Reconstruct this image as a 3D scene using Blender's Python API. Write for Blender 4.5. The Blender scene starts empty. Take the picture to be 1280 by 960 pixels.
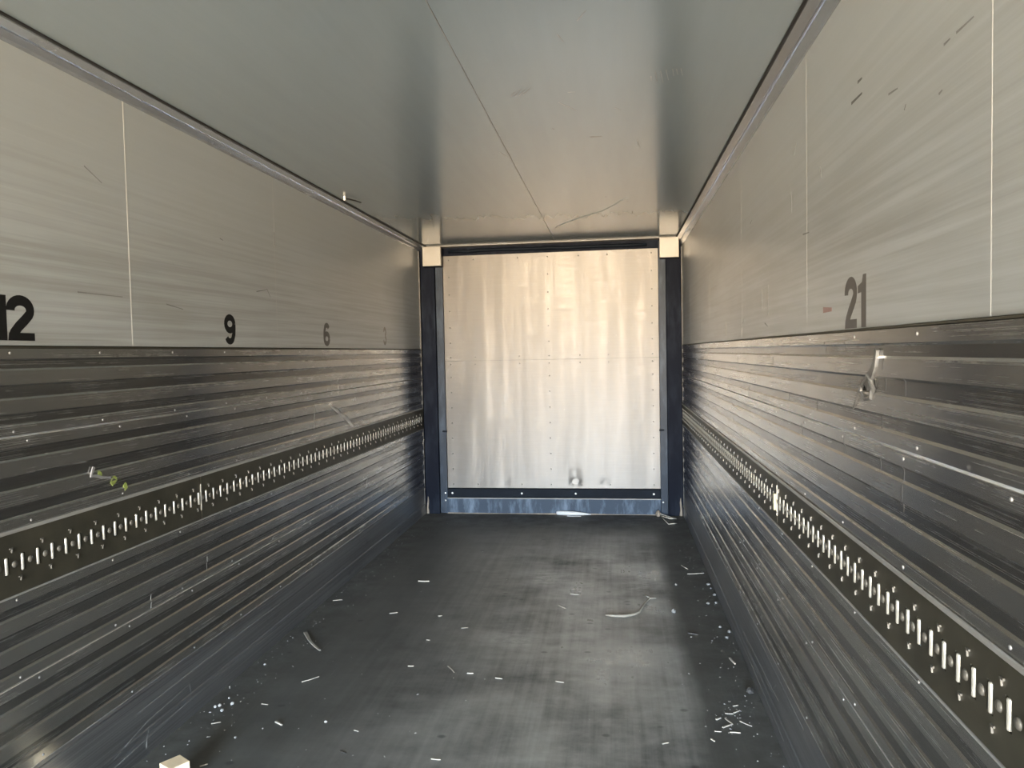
import bpy, bmesh, math, random
from mathutils import Vector, Matrix

random.seed(7)
SC = bpy.context.scene
COL = SC.collection

# ------------------------------------------------------------------ camera
F, YAW, PIT, ROL = 930.0, 0.1371, 0.0419, -0.0203
cy_, sy_, cp_, sp_ = math.cos(YAW), math.sin(YAW), math.cos(PIT), math.sin(PIT)
fw = Vector((-sy_ * cp_, cy_ * cp_, -sp_))
r0 = Vector((cy_, sy_, 0.0))
u0 = r0.cross(fw)
rt = math.cos(ROL) * r0 + math.sin(ROL) * u0
up = -math.sin(ROL) * r0 + math.cos(ROL) * u0
cam = bpy.data.cameras.new('camera')
cam.sensor_fit = 'HORIZONTAL'
cam.sensor_width = 36.0
cam.lens = F / 1280.0 * 36.0
cam.clip_start = 0.05
cam_o = bpy.data.objects.new('camera', cam)
COL.objects.link(cam_o)
M = Matrix((rt, up, -fw)).transposed().to_4x4()
M.translation = Vector((0.613, 0.0, 1.5572))
cam_o.matrix_world = M
SC.camera = cam_o

# ------------------------------------------------------------------ sky and light
YREAR, D, H = -6.5, 7.09, 2.597         # rear opening, front bulkhead, ceiling
SKY = 196.0
world = bpy.data.worlds.new('sky')
SC.world = world
world.use_nodes = True
wn, wl = world.node_tree.nodes, world.node_tree.links
wn.clear()
w_out = wn.new('ShaderNodeOutputWorld')
w_bg = wn.new('ShaderNodeBackground')
w_tc = wn.new('ShaderNodeTexCoord')
w_sep = wn.new('ShaderNodeSeparateXYZ')
w_map = wn.new('ShaderNodeMapRange')
w_map.inputs[1].default_value, w_map.inputs[2].default_value = -1.0, 1.0
w_rmp = wn.new('ShaderNodeValToRGB')
el = w_rmp.color_ramp.elements
for p, c in ((0.0, (0.80, 0.78, 0.70)), (0.38, (0.90, 0.78, 0.60)), (0.45, (1.0, 0.74, 0.47)), (0.485, (1.0, 0.76, 0.50)),
             (0.503, (0.92, 0.80, 0.62)), (0.53, (0.57, 0.70, 0.85)), (0.64, (0.48, 0.64, 0.87)), (1.0, (0.56, 0.72, 0.97))):
    if p in (0.0, 1.0):
        e = el[0] if p == 0.0 else el[-1]
    else:
        e = el.new(p)
    e.position = p
    e.color = (*c, 1)
w_bg.inputs[1].default_value = SKY
wl.new(w_tc.outputs['Generated'], w_sep.inputs[0])
wl.new(w_sep.outputs[2], w_map.inputs[0])
wl.new(w_map.outputs[0], w_rmp.inputs[0])
wl.new(w_rmp.outputs[0], w_bg.inputs[0])
wl.new(w_bg.outputs[0], w_out.inputs[0])

# daylight portal in the open rear doorway (only guides the sky light into the box)
pl = bpy.data.lights.new('daylight_portal', 'AREA')
pl.shape = 'RECTANGLE'
pl.size, pl.size_y = 2.46, 2.58
pl.cycles.is_portal = True
pl_o = bpy.data.objects.new('daylight_portal', pl)
pl_o.location = (0, YREAR + 0.02, H / 2)
pl_o.rotation_euler = (math.radians(90), 0, 0)   # -Z points to +Y after this turn
COL.objects.link(pl_o)

SC.view_settings.view_transform = 'Standard'
SC.view_settings.look = 'None'
SC.view_settings.exposure = 0.0
SC.view_settings.gamma = 1.0
SC.view_settings.use_curve_mapping = False
SC.cycles.max_bounces = 14
SC.cycles.diffuse_bounces = 8
SC.cycles.glossy_bounces = 10
SC.cycles.sample_clamp_indirect = 20
SC.cycles.caustics_reflective = True

# ------------------------------------------------------------------ material helpers
class NT:
    def __init__(self, name):
        self.m = bpy.data.materials.new(name)
        self.m.use_nodes = True
        self.n, self.l = self.m.node_tree.nodes, self.m.node_tree.links
        self.n.clear()
        self.out = self.n.new('ShaderNodeOutputMaterial')
        self.b = self.n.new('ShaderNodeBsdfPrincipled')
        self.l.new(self.b.outputs[0], self.out.inputs[0])
        self.tc = self.n.new('ShaderNodeTexCoord')

    def set(self, **k):
        for a, v in k.items():
            self.put(self.b.inputs[a.replace('_', ' ')], v)
        return self

    def put(self, sock, v):
        if isinstance(v, bpy.types.NodeSocket):
            self.l.new(v, sock)
        elif isinstance(v, tuple) and len(v) == 3 and sock.type == 'RGBA':
            sock.default_value = (*v, 1)
        else:
            sock.default_value = v

    def coord(self, scale, offset=(0, 0, 0)):
        mp = self.n.new('ShaderNodeMapping')
        mp.inputs['Scale'].default_value = scale
        mp.inputs['Location'].default_value = offset
        self.l.new(self.tc.outputs['Object'], mp.inputs[0])
        return mp.outputs[0]

    def noise(self, scale, detail=4, rough=0.6, offset=(0, 0, 0), dist=0.0):
        t = self.n.new('ShaderNodeTexNoise')
        t.inputs['Scale'].default_value = 1.0
        t.inputs['Detail'].default_value = detail
        t.inputs['Roughness'].default_value = rough
        t.inputs['Distortion'].default_value = dist
        self.l.new(self.coord(scale, offset), t.inputs['Vector'])
        return t.outputs[0]

    def ramp(self, v, lo, hi, a=0.0, b=1.0):
        t = self.n.new('ShaderNodeMapRange')
        t.clamp = True
        self.put(t.inputs[0], v)
        for i, x in enumerate((lo, hi, a, b)):
            self.put(t.inputs[i + 1], x)
        return t.outputs[0]

    def math(self, op, a, b=0.0):
        t = self.n.new('ShaderNodeMath')
        t.operation = op
        self.put(t.inputs[0], a)
        self.put(t.inputs[1], b)
        return t.outputs[0]

    def mix(self, f, a, b):
        t = self.n.new('ShaderNodeMix')
        t.data_type = 'RGBA'
        self.put(t.inputs[0], f)
        self.put(t.inputs[6], a)
        self.put(t.inputs[7], b)
        return t.outputs[2]

    def dashes(self, scale, size=0.2, keep=0.3, offset=(0, 0, 0)):
        """sparse marks: stretched Voronoi cells, only some of them filled"""
        t = self.n.new('ShaderNodeTexVoronoi')
        t.inputs['Scale'].default_value = 1.0
        self.l.new(self.coord(scale, offset), t.inputs['Vector'])
        near = self.ramp(t.outputs['Distance'], size, size * 0.5)
        s = self.n.new('ShaderNodeSeparateColor')
        self.l.new(t.outputs['Color'], s.inputs[0])
        pick = self.math('LESS_THAN', s.outputs[0], keep)
        return self.math('MULTIPLY', near, pick)

    def bump(self, h, strength=0.2, dist=0.01, normal=None):
        t = self.n.new('ShaderNodeBump')
        t.inputs['Strength'].default_value = strength
        t.inputs['Distance'].default_value = dist
        self.put(t.inputs['Height'], h)
        if normal is not None:
            self.l.new(normal, t.inputs['Normal'])
        self.l.new(t.outputs[0], self.b.inputs['Normal'])
        return t.outputs[0]

    def tangent(self):
        t = self.n.new('ShaderNodeTangent')
        t.direction_type = 'UV_MAP'
        t.uv_map = 'UVMap'
        self.l.new(t.outputs[0], self.b.inputs['Tangent'])


def simple(name, col, rough=0.5, metal=0.0, var=0.15, spec=0.5):
    t = NT(name)
    n = t.noise((9, 9, 9), 5)
    c = t.mix(t.ramp(n, 0.3, 0.7), tuple(x * (1 - var) for x in col), tuple(min(1, x * (1 + var)) for x in col))
    t.set(Base_Color=c, Roughness=rough, Metallic=metal)
    t.b.inputs['Specular IOR Level'].default_value = spec
    return t.m


def plank_material(name, dark, light, rough, metal, seed=0):
    """worn ribbed aluminium: long streaks along the box, upright ticks, scuffs"""
    t = NT(name)
    st = t.noise((40, 0.5, 70), 6, 0.65, (seed, seed, 0))
    st2 = t.noise((40, 1.6, 260), 4, 0.6, (0, seed * 3.1, 0))
    blot = t.noise((3, 0.9, 3), 5, 0.6, (seed, 0, 0))
    f = t.math('ADD', t.math('MULTIPLY', st, 0.5), t.math('ADD', t.math('MULTIPLY', st2, 0.28), t.math('MULTIPLY', blot, 0.3)))
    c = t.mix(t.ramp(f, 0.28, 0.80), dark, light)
    spots = t.dashes((1, 17, 30), 0.2, 0.13, (0, seed, 0))
    ticks = t.dashes((1, 22, 9), 0.10, 0.10, (0, seed * 2, 0))
    k = t.math('MAXIMUM', t.math('MULTIPLY', spots, 0.4), t.math('MULTIPLY', ticks, 0.5))
    c = t.mix(k, c, tuple(x * 0.25 for x in dark))
    fine = t.dashes((1, 2.2, 210), 0.16, 0.06, (0, seed * 5, 0))
    c = t.mix(t.math('MULTIPLY', fine, 0.4), c, tuple(min(1, x * 1.6) for x in light))
    scr = t.noise((30, 0.42, 330), 5, 0.7, (seed * 2.0, 0, seed))
    mott = t.noise((5, 2.6, 9), 6, 0.68, (0, seed * 7.0, 0))
    sc = t.math('MULTIPLY', t.ramp(scr, 0.47, 0.68), t.ramp(mott, 0.36, 0.62))     # rubbed to dull grey
    c = t.mix(t.math('MULTIPLY', sc, 0.30), c, (0.215, 0.215, 0.205))
    gr = t.ramp(mott, 0.62, 0.74)
    c = t.mix(t.math('MULTIPLY', gr, 0.35), c, tuple(x * 0.35 for x in dark))
    mm = t.math('MULTIPLY', t.ramp(k, 0, 1, metal, 0.1), t.math('SUBTRACT', 1.0, t.math('MULTIPLY', sc, 0.12)))
    t.set(Base_Color=c, Metallic=mm, Roughness=t.math('ADD', t.ramp(f, 0.38, 0.72, rough * 0.9, rough * 1.15), t.math('MULTIPLY', sc, 0.12)),
          Anisotropic=0.92)
    t.tangent()
    t.bump(t.math('ADD', t.math('MULTIPLY', st2, 0.03), t.noise((4, 0.4, 3), 2)), 0.03, 0.004)
    return t.m


def panel_material():
    """grey beige coated wall sheet with faint horizontal rub marks"""
    t = NT('coated_wall_sheet')
    st = t.noise((8, 0.75, 42), 6, 0.6, (3, 1, 0), 0.0)
    low = t.noise((1, 0.8, 2.2), 4, 0.6, (7, 0, 0))
    z = t.n.new('ShaderNodeSeparateXYZ')
    t.l.new(t.tc.outputs['Object'], z.inputs[0])
    wear = t.ramp(z.outputs[2], 2.35, 1.85, 0.12, 1.0)      # pallets rub the lower part of the sheet
    f = t.math('MULTIPLY', t.ramp(t.math('ADD', st, t.math('MULTIPLY', low, 0.35)), 0.56, 0.80), wear)
    c = t.mix(f, (0.302, 0.318, 0.310), (0.220, 0.225, 0.208))
    c = t.mix(t.math('MULTIPLY', t.ramp(t.noise((5, 1.3, 60), 4, 0.6), 0.60, 0.72), 0.2), c, (0.40, 0.41, 0.39))
    d = t.dashes((1, 5.5, 30), 0.16, 0.10)
    c = t.mix(t.math('MULTIPLY', d, 0.35), c, (0.12, 0.11, 0.10))
    t.set(Base_Color=c, Roughness=t.ramp(low, 0.3, 0.7, 0.29, 0.34), Anisotropic=0.6)
    t.b.inputs['IOR'].default_value = 1.9
    t.tangent()
    t.bump(t.math('ADD', t.noise((2, 0.8, 1.6), 3), t.math('MULTIPLY', st, 0.12)), 0.08, 0.008)
    return t.m


def ceiling_material():
    t = NT('coated_ceiling_sheet')
    st = t.noise((14, 1.2, 1), 5, 0.6)
    c = t.mix(t.ramp(st, 0.35, 0.7), (0.212, 0.247, 0.255), (0.200, 0.234, 0.242))
    d = t.dashes((7, 13, 1), 0.10, 0.06)
    c = t.mix(t.math('MULTIPLY', d, 0.3), c, (0.10, 0.10, 0.10))
    t.set(Base_Color=c, Roughness=0.16)
    t.b.inputs['IOR'].default_value = 2.3
    t.bump(t.noise((0.9, 0.7, 1), 2), 0.06, 0.006)
    return t.m


def floor_material():
    t = NT('worn_dark_floor')
    st = t.noise((26, 0.8, 1), 6, 0.65)
    cross = t.noise((1.6, 9, 1), 5, 0.65, (5, 2, 0), 0.6)
    big = t.noise((1.6, 1.3, 1), 5, 0.62, (1.3, 0.4, 0))
    f = t.math('ADD', t.math('MULTIPLY', st, 0.26), t.math('ADD', t.math('ADD', t.math('MULTIPLY', cross, 0.17), t.math('MULTIPLY', t.noise((7, 8, 1), 6, 0.72, (0, 3, 0)), 0.28)), t.math('MULTIPLY', big, 0.45)))
    s = t.n.new('ShaderNodeSeparateXYZ')
    t.l.new(t.tc.outputs['Object'], s.inputs[0])
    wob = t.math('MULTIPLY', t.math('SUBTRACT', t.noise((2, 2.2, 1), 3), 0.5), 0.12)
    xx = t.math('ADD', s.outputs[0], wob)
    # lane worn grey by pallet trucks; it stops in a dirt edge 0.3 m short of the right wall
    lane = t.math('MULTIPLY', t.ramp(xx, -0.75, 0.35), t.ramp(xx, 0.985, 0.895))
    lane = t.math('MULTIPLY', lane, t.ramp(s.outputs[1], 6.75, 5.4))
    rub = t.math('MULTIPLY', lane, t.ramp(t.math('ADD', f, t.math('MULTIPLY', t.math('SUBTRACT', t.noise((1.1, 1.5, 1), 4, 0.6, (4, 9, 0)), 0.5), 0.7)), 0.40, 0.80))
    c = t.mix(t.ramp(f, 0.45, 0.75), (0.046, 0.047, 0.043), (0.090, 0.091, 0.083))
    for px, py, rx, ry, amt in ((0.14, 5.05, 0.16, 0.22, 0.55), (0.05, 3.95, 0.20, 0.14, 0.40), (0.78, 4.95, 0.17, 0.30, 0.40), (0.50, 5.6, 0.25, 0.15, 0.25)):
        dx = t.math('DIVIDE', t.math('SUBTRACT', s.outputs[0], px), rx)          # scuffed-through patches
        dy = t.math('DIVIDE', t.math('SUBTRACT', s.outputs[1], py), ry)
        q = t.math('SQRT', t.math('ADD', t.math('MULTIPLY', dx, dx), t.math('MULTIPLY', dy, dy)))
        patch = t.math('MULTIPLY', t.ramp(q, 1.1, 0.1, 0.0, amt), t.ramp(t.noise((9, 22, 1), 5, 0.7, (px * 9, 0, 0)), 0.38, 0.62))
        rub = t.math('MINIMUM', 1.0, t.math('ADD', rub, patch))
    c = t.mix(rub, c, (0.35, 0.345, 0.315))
    spots = t.dashes((9, 12, 1), 0.20, 0.10)
    c = t.mix(t.math('MULTIPLY', spots, 0.6), c, (0.012, 0.012, 0.012))
    sc = t.dashes((60, 1.4, 1), 0.14, 0.10, (2, 0, 0))
    c = t.mix(t.math('MULTIPLY', sc, 0.3), c, (0.16, 0.16, 0.155))
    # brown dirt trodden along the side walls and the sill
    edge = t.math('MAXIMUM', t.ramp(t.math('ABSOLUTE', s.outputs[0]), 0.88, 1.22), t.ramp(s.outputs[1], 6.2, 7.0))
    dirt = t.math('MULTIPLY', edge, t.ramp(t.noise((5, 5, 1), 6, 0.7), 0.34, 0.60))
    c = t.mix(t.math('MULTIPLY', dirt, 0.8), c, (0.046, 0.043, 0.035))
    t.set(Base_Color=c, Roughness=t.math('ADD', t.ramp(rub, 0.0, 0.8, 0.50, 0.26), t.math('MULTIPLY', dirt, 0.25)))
    t.b.inputs['IOR'].default_value = 1.5
    t.bump(t.math('ADD', st, t.noise((120, 120, 1), 3)), 0.05, 0.003)
    return t.m


def front_material():
    """bare brushed aluminium sheet of the bulkhead"""
    t = NT('brushed_aluminium_sheet')
    st = t.noise((3.0, 1, 90), 5, 0.6)
    up_ = t.noise((11, 1, 0.8), 4, 0.55)
    f = t.math('ADD', t.math('MULTIPLY', st, 0.5), t.math('MULTIPLY', up_, 0.5))
    c = t.mix(t.ramp(f, 0.35, 0.65), (0.102, 0.0975, 0.090), (0.132, 0.127, 0.118))
    d = t.dashes((30, 1, 30), 0.14, 0.05)
    c = t.mix(t.math('MULTIPLY', d, 0.4), c, (0.3, 0.29, 0.27))
    t.set(Base_Color=c, Metallic=0.85, Roughness=t.ramp(f, 0.35, 0.65, 0.49, 0.56), Anisotropic=0.76)
    t.tangent()
    t.bump(t.math('ADD', t.noise((2.8, 1, 0.45), 2, 0.45, (5.2, 0, 0)), t.math('MULTIPLY', st, 0.02)), 0.42, 0.012)
    return t.m


def painted_navy(name='navy_painted_steel', col=(0.002, 0.0034, 0.0080), rough=0.6, scuff=0.07):
    t = NT(name)
    n = t.noise((12, 12, 3), 6, 0.65)
    c = t.mix(t.math('MULTIPLY', t.ramp(n, 0.48, 0.70), scuff), col, (0.12, 0.155, 0.20))
    t.set(Base_Color=c, Roughness=rough)
    t.b.inputs['Specular IOR Level'].default_value = 0.06
    t.bump(n, 0.05, 0.003)
    return t.m


MAT = {}
MAT['panel'] = panel_material()
MAT['ceiling'] = ceiling_material()
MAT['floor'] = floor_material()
MAT['front'] = front_material()
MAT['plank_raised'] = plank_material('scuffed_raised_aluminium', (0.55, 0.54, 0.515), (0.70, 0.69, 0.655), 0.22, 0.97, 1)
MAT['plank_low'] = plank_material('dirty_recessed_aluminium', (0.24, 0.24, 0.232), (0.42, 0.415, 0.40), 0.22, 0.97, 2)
MAT['kick'] = plank_material('scraped_kick_plate', (0.085, 0.088, 0.09), (0.46, 0.47, 0.475), 0.33, 0.8, 3)
MAT['bead'] = simple('bright_aluminium_edge', (0.38, 0.375, 0.355), 0.36, 0.5, 0.1)
MAT['track'] = simple('olive_dark_track_steel', (0.047, 0.044, 0.031), 0.45, 0.3, 0.25)
MAT['slot'] = simple('black_slot_shadow_steel', (0.012, 0.012, 0.011), 0.6, 0.0, 0.2)
MAT['rod'] = simple('polished_rod_steel', (0.40, 0.395, 0.35), 0.38, 0.5, 0.08)
MAT['dome'] = simple('dull_zinc', (0.105, 0.10, 0.085), 0.45, 0.3, 0.1)
MAT['rivet'] = simple('rivet_aluminium', (0.25, 0.25, 0.245), 0.45, 0.4, 0.1)
MAT['bolt'] = simple('zinc_bolt', (0.70, 0.70, 0.68), 0.35, 0.5, 0.1)
MAT['trim'] = simple('anodised_trim', (0.40, 0.42, 0.44), 0.2, 0.7, 0.06)
MAT['gap'] = simple('black_joint_sealant', (0.008, 0.008, 0.008), 0.7, 0, 0.2)
MAT['navy'] = painted_navy()
MAT['navy_pale'] = painted_navy('worn_blue_grey_steel', (0.026, 0.033, 0.044), 0.35, 0.3)
MAT['sill'] = painted_navy('scraped_blue_grey_sill', (0.034, 0.047, 0.066), 0.5, 0.9)
MAT['black'] = simple('black_rubber', (0.005, 0.0075, 0.0115), 0.6, 0, 0.2, 0.06)
MAT['lip'] = simple('dull_grey_lip', (0.17, 0.17, 0.165), 0.5, 0.2, 0.2)
MAT['block'] = simple('cream_coated_block', (0.205, 0.195, 0.172), 0.42, 0.15, 0.05)
MAT['seam'] = simple('pale_joint_sealant', (0.44, 0.44, 0.41), 0.5, 0, 0.06)
MAT['panel_pale'] = simple('pale_residue_film', (0.40, 0.39, 0.34), 0.5, 0, 0.15)
MAT['seam_faint'] = simple('faint_joint_sealant', (0.40, 0.39, 0.35), 0.5, 0, 0.06)
MAT['ink'] = simple('black_numeral_film', (0.007, 0.007, 0.007), 0.6, 0, 0.1, 0.15)
MAT['ink_grey'] = simple('worn_grey_numeral_film', (0.075, 0.068, 0.060), 0.5, 0, 0.15)
MAT['ink_faint'] = simple('faded_numeral_film', (0.20, 0.18, 0.15), 0.5, 0, 0.3)
MAT['mark'] = simple('dark_rub_mark', (0.085, 0.082, 0.076), 0.6, 0, 0.3)
MAT['mark_black'] = simple('black_tick_mark', (0.03, 0.03, 0.03), 0.6, 0, 0.3)
MAT['mark_soft'] = simple('grey_rub_mark', (0.17, 0.17, 0.16), 0.6, 0, 0.3)
MAT['mark_pale'] = simple('bright_scratch', (0.30, 0.30, 0.285), 0.4, 0.4, 0.3)
MAT['gouge'] = simple('torn_bright_aluminium', (0.36, 0.355, 0.335), 0.32, 0.5, 0.5)
MAT['dent'] = simple('crumpled_aluminium', (0.13, 0.128, 0.12), 0.3, 0.5, 0.8)
MAT['wood'] = simple('pale_raw_wood', (0.62, 0.50, 0.33), 0.75, 0, 0.12)
MAT['splinter'] = simple('dry_wood_splinter', (0.33, 0.305, 0.255), 0.8, 0, 0.25)
MAT['splinter_dark'] = simple('dark_wet_splinter', (0.03, 0.028, 0.025), 0.7, 0, 0.25)
MAT['twig'] = simple('grey_bark', (0.24, 0.22, 0.18), 0.8, 0, 0.3)
MAT['plastic'] = simple('white_plastic', (0.45, 0.46, 0.46), 0.5, 0, 0.04)
MAT['stone'] = simple('grit_stone', (0.16, 0.16, 0.15), 0.85, 0, 0.4)
MAT['crumb'] = simple('white_crumb', (0.34, 0.34, 0.32), 0.85, 0, 0.3)
MAT['green'] = simple('yellow_green_tape', (0.17, 0.21, 0.045), 0.7, 0, 0.4)
MAT['clear'] = simple('grey_tape_film', (0.20, 0.20, 0.20), 0.35, 0.1, 0.3)
MAT['yellow'] = simple('pale_yellow_plastic', (0.34, 0.33, 0.19), 0.5, 0, 0.1)
MAT['rust'] = simple('rusty_sealant', (0.19, 0.16, 0.125), 0.8, 0, 0.4)
MAT['red'] = simple('red_smear_paint', (0.25, 0.16, 0.14), 0.6, 0, 0.2)

# ------------------------------------------------------------------ mesh helpers
def link(name, bm, mat, parent=None, smooth=False):
    me = bpy.data.meshes.new(name)
    bm.normal_update()
    bm.to_mesh(me)
    bm.free()
    for m in (mat if isinstance(mat, (list, tuple)) else [mat]):
        me.materials.append(MAT[m] if isinstance(m, str) else m)
    if smooth:
        for p in me.polygons:
            p.use_smooth = True
    o = bpy.data.objects.new(name, me)
    COL.objects.link(o)
    if parent is not None:
        o.parent = parent
    return o


def tag(o, label=None, cat=None, group=None, kind=None):
    for k, v in (('label', label), ('category', cat), ('group', group), ('kind', kind)):
        if v:
            o[k] = v
    return o


def empty(name, loc=(0, 0, 0)):
    o = bpy.data.objects.new(name, None)
    o.empty_display_size = 0.1
    o.location = loc
    COL.objects.link(o)
    return o


def box(bm, lo, hi, mat=0):
    v = [bm.verts.new((x, y, z)) for x in (lo[0], hi[0]) for y in (lo[1], hi[1]) for z in (lo[2], hi[2])]
    for f in ((0, 1, 3, 2), (4, 6, 7, 5), (0, 4, 5, 1), (2, 3, 7, 6), (0, 2, 6, 4), (1, 5, 7, 3)):
        bm.faces.new([v[i] for i in f]).material_index = mat
    return v


def bevel(bm, w=0.003, seg=2):
    bmesh.ops.bevel(bm, geom=list(bm.edges), offset=w, segments=seg, affect='EDGES', profile=0.6)


def new_box(lo, hi, bev=0.0):
    bm = bmesh.new()
    box(bm, lo, hi)
    if bev:
        bevel(bm, bev)
    return bm


def tube(bm, pts, r, n=8, cap=True, flat=1.0):
    """swept tube along points; r may be a list; flat squashes it upright"""
    P = [Vector(p) for p in pts]
    rings = []
    for i, p in enumerate(P):
        d = (P[min(i + 1, len(P) - 1)] - P[max(i - 1, 0)]).normalized()
        a = Vector((0, 0, 1)) if abs(d.z) < 0.9 else Vector((1, 0, 0))
        e1 = d.cross(a).normalized()
        e2 = e1.cross(d).normalized()
        rr = r[i] if isinstance(r, (list, tuple)) else r
        rings.append([bm.verts.new(p + rr * (math.cos(2 * math.pi * k / n) * e1 + flat * math.sin(2 * math.pi * k / n) * e2)) for k in range(n)])
    for a, b in zip(rings, rings[1:]):
        for k in range(n):
            bm.faces.new((a[k], a[(k + 1) % n], b[(k + 1) % n], b[k]))
    if cap:
        bm.faces.new(rings[0][::-1])
        bm.faces.new(rings[-1])


def prism(bm, poly, to3, h0, h1):
    """extrude a 2-D polygon (list of (u,v)); to3(u,v,h) -> point"""
    a = [bm.verts.new(to3(u, v, h0)) for u, v in poly]
    b = [bm.verts.new(to3(u, v, h1)) for u, v in poly]
    bm.faces.new(a[::-1])
    bm.faces.new(b)
    n = len(poly)
    for i in range(n):
        bm.faces.new((a[i], a[(i + 1) % n], b[(i + 1) % n], b[i]))


def uv_zy(bm, swap=False):
    """UV whose U runs upright (world z): the brushed metal scatters along it"""
    uvl = bm.loops.layers.uv.new('UVMap')
    for f in bm.faces:
        for lp in f.loops:
            c = lp.vert.co
            lp[uvl].uv = (c.z, c.y + c.x)


def wall_pt(s, d, y, z):
    return Vector((s * (1.24 - d), y, z))


def on_wall(s):
    return lambda u, v, h: wall_pt(s, h, u, v)


def dome_bm(r, h, axis, n=10):
    """shallow rivet head standing on the origin, along axis"""
    bm = bmesh.new()
    A = Vector(axis)
    a = Vector((0, 0, 1)) if abs(A.z) < 0.9 else Vector((1, 0, 0))
    e1 = A.cross(a).normalized()
    e2 = A.cross(e1)
    prev = None
    for t in (0.0, 0.45, 0.8):
        rr, hh = r * math.cos(t * math.pi / 2), h * math.sin(t * math.pi / 2)
        ring = [bm.verts.new(hh * A + rr * (math.cos(2 * math.pi * k / n) * e1 + math.sin(2 * math.pi * k / n) * e2)) for k in range(n)]
        if prev:
            for k in range(n):
                bm.faces.new((prev[k], prev[(k + 1) % n], ring[(k + 1) % n], ring[k]))
        else:
            bm.faces.new(ring[::-1])
        prev = ring
    bm.faces.new(prev)
    bmesh.ops.recalc_face_normals(bm, faces=bm.faces)
    return bm


def copies(proto, locs, parent):
    """first location moves proto, the others copy it (sharing the mesh)"""
    for i, p in enumerate(locs):
        o = proto if i == 0 else proto.copy()
        if i:
            COL.objects.link(o)
        o.parent = parent
        o.location = p


def stroke_poly(pts, w0, w1=None):
    w1 = w0 if w1 is None else w1
    P = [Vector((x, y)) for x, y in pts]
    L_, R_ = [], []
    for i, p in enumerate(P):
        d = (P[min(i + 1, len(P) - 1)] - P[max(i - 1, 0)]).normalized()
        nrm = Vector((-d.y, d.x))
        w = w0 + (w1 - w0) * i / max(1, len(P) - 1)
        L_.append(p + nrm * w / 2)
        R_.append(p - nrm * w / 2)
    return L_, R_


def ribbon(bm, pts, w0, to3, h0, h1, w1=None):
    """flat ribbon with real thickness following a 2-D line"""
    L_, R_ = stroke_poly(pts, w0, w1)
    rows = []
    for a, b in zip(L_, R_):
        rows.append([bm.verts.new(to3(a.x, a.y, h0)), bm.verts.new(to3(b.x, b.y, h0)),
                     bm.verts.new(to3(b.x, b.y, h1)), bm.verts.new(to3(a.x, a.y, h1))])
    for r, q in zip(rows, rows[1:]):
        for k in range(4):
            bm.faces.new((r[k], r[(k + 1) % 4], q[(k + 1) % 4], q[k]))
    bm.faces.new(rows[0][::-1])
    bm.faces.new(rows[-1])
    bmesh.ops.recalc_face_normals(bm, faces=bm.faces)


# ------------------------------------------------------------------ setting: floor, ceiling
bm = bmesh.new()
box(bm, (-1.30, YREAR, -0.06), (1.30, 7.30, 0.0))
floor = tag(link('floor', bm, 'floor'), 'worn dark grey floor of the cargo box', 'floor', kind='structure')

bm = bmesh.new()
box(bm, (-1.30, YREAR, H), (1.30, 7.30, H + 0.06))
ceil = tag(link('ceiling', bm, 'ceiling'), 'smooth pale grey ceiling of the cargo box', 'ceiling', kind='structure')

# long joint in the ceiling sheet
bm = bmesh.new()
box(bm, (0.0780, YREAR, H - 0.0012), (0.0815, 7.05, H + 0.001))
link('sheet_joint', bm, 'mark_soft', ceil)

on_ceil = lambda u, v, h: Vector((u, v, H - h))
CM = [((0.214, 3.039), (0.244, 2.977)), ((0.23, 3.042), (0.261, 2.965)), ((0.247, 3.039), (0.282, 2.964)), ((0.263, 3.033), (0.302, 2.959)),
      ((0.767, 2.922), (0.771, 2.973)), ((0.782, 2.884), (0.794, 2.988)), ((0.8, 2.875), (0.818, 3.002)), ((0.819, 2.865), (0.836, 2.977)),
      ((0.843, 2.862), (0.853, 2.938)), ((0.857, 2.865), (0.867, 2.927)), ((0.873, 2.863), (0.886, 2.939)), ((0.398, 3.149), (0.468, 3.273)),
      ((0.443, 3.037), (0.473, 3.037)), ((0.512, 3.681), (0.571, 3.684)), ((0.631, 3.271), (0.654, 3.297)), ((0.741, 3.789), (0.758, 3.912)),
      ((0.039, 3.859), (0.066, 3.96)), ((0.341, 3.508), (0.352, 3.522)), ((0.512, 2.397), (0.543, 2.33)), ((0.443, 2.483), (0.46, 2.549))]
for i, (a, b) in enumerate(CM):
    bm = bmesh.new()
    ribbon(bm, [a, b], 0.004 if i not in (13,) else 0.018, on_ceil, -0.0005, 0.0006, 0.002)
    link('scuff_mark', bm, 'mark_soft' if i not in (13, 17) else 'mark', ceil)
# shallow crease pressed into the ceiling near the front
bm = bmesh.new()
CR = [(0.099, 6.429), (0.16, 6.22), (0.235, 6.067), (0.393, 5.811), (0.537, 5.628), (0.633, 5.401), (0.687, 5.228), (0.748, 5.172)]
tube(bm, [(x, y, H + 0.004) for x, y in CR], [0.003, 0.007, 0.009, 0.0095, 0.009, 0.009, 0.008, 0.003], 8)
link('crease', bm, 'ceiling', ceil, True)

# ------------------------------------------------------------------ side walls
DIV = {-1: 1.612, 1: 1.602}
TRACK = {-1: (0.838, 1.038), 1: (0.868, 1.052)}
TRIM_Z = {-1: 2.550, 1: 2.500}
# (share of the plank height, raised?) from the top lip down
BANDS = [(0.118, 1), (0.112, 0), (0.180, 1), (0.150, 0), (0.180, 1), (0.120, 0), (0.140, 1)]


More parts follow.
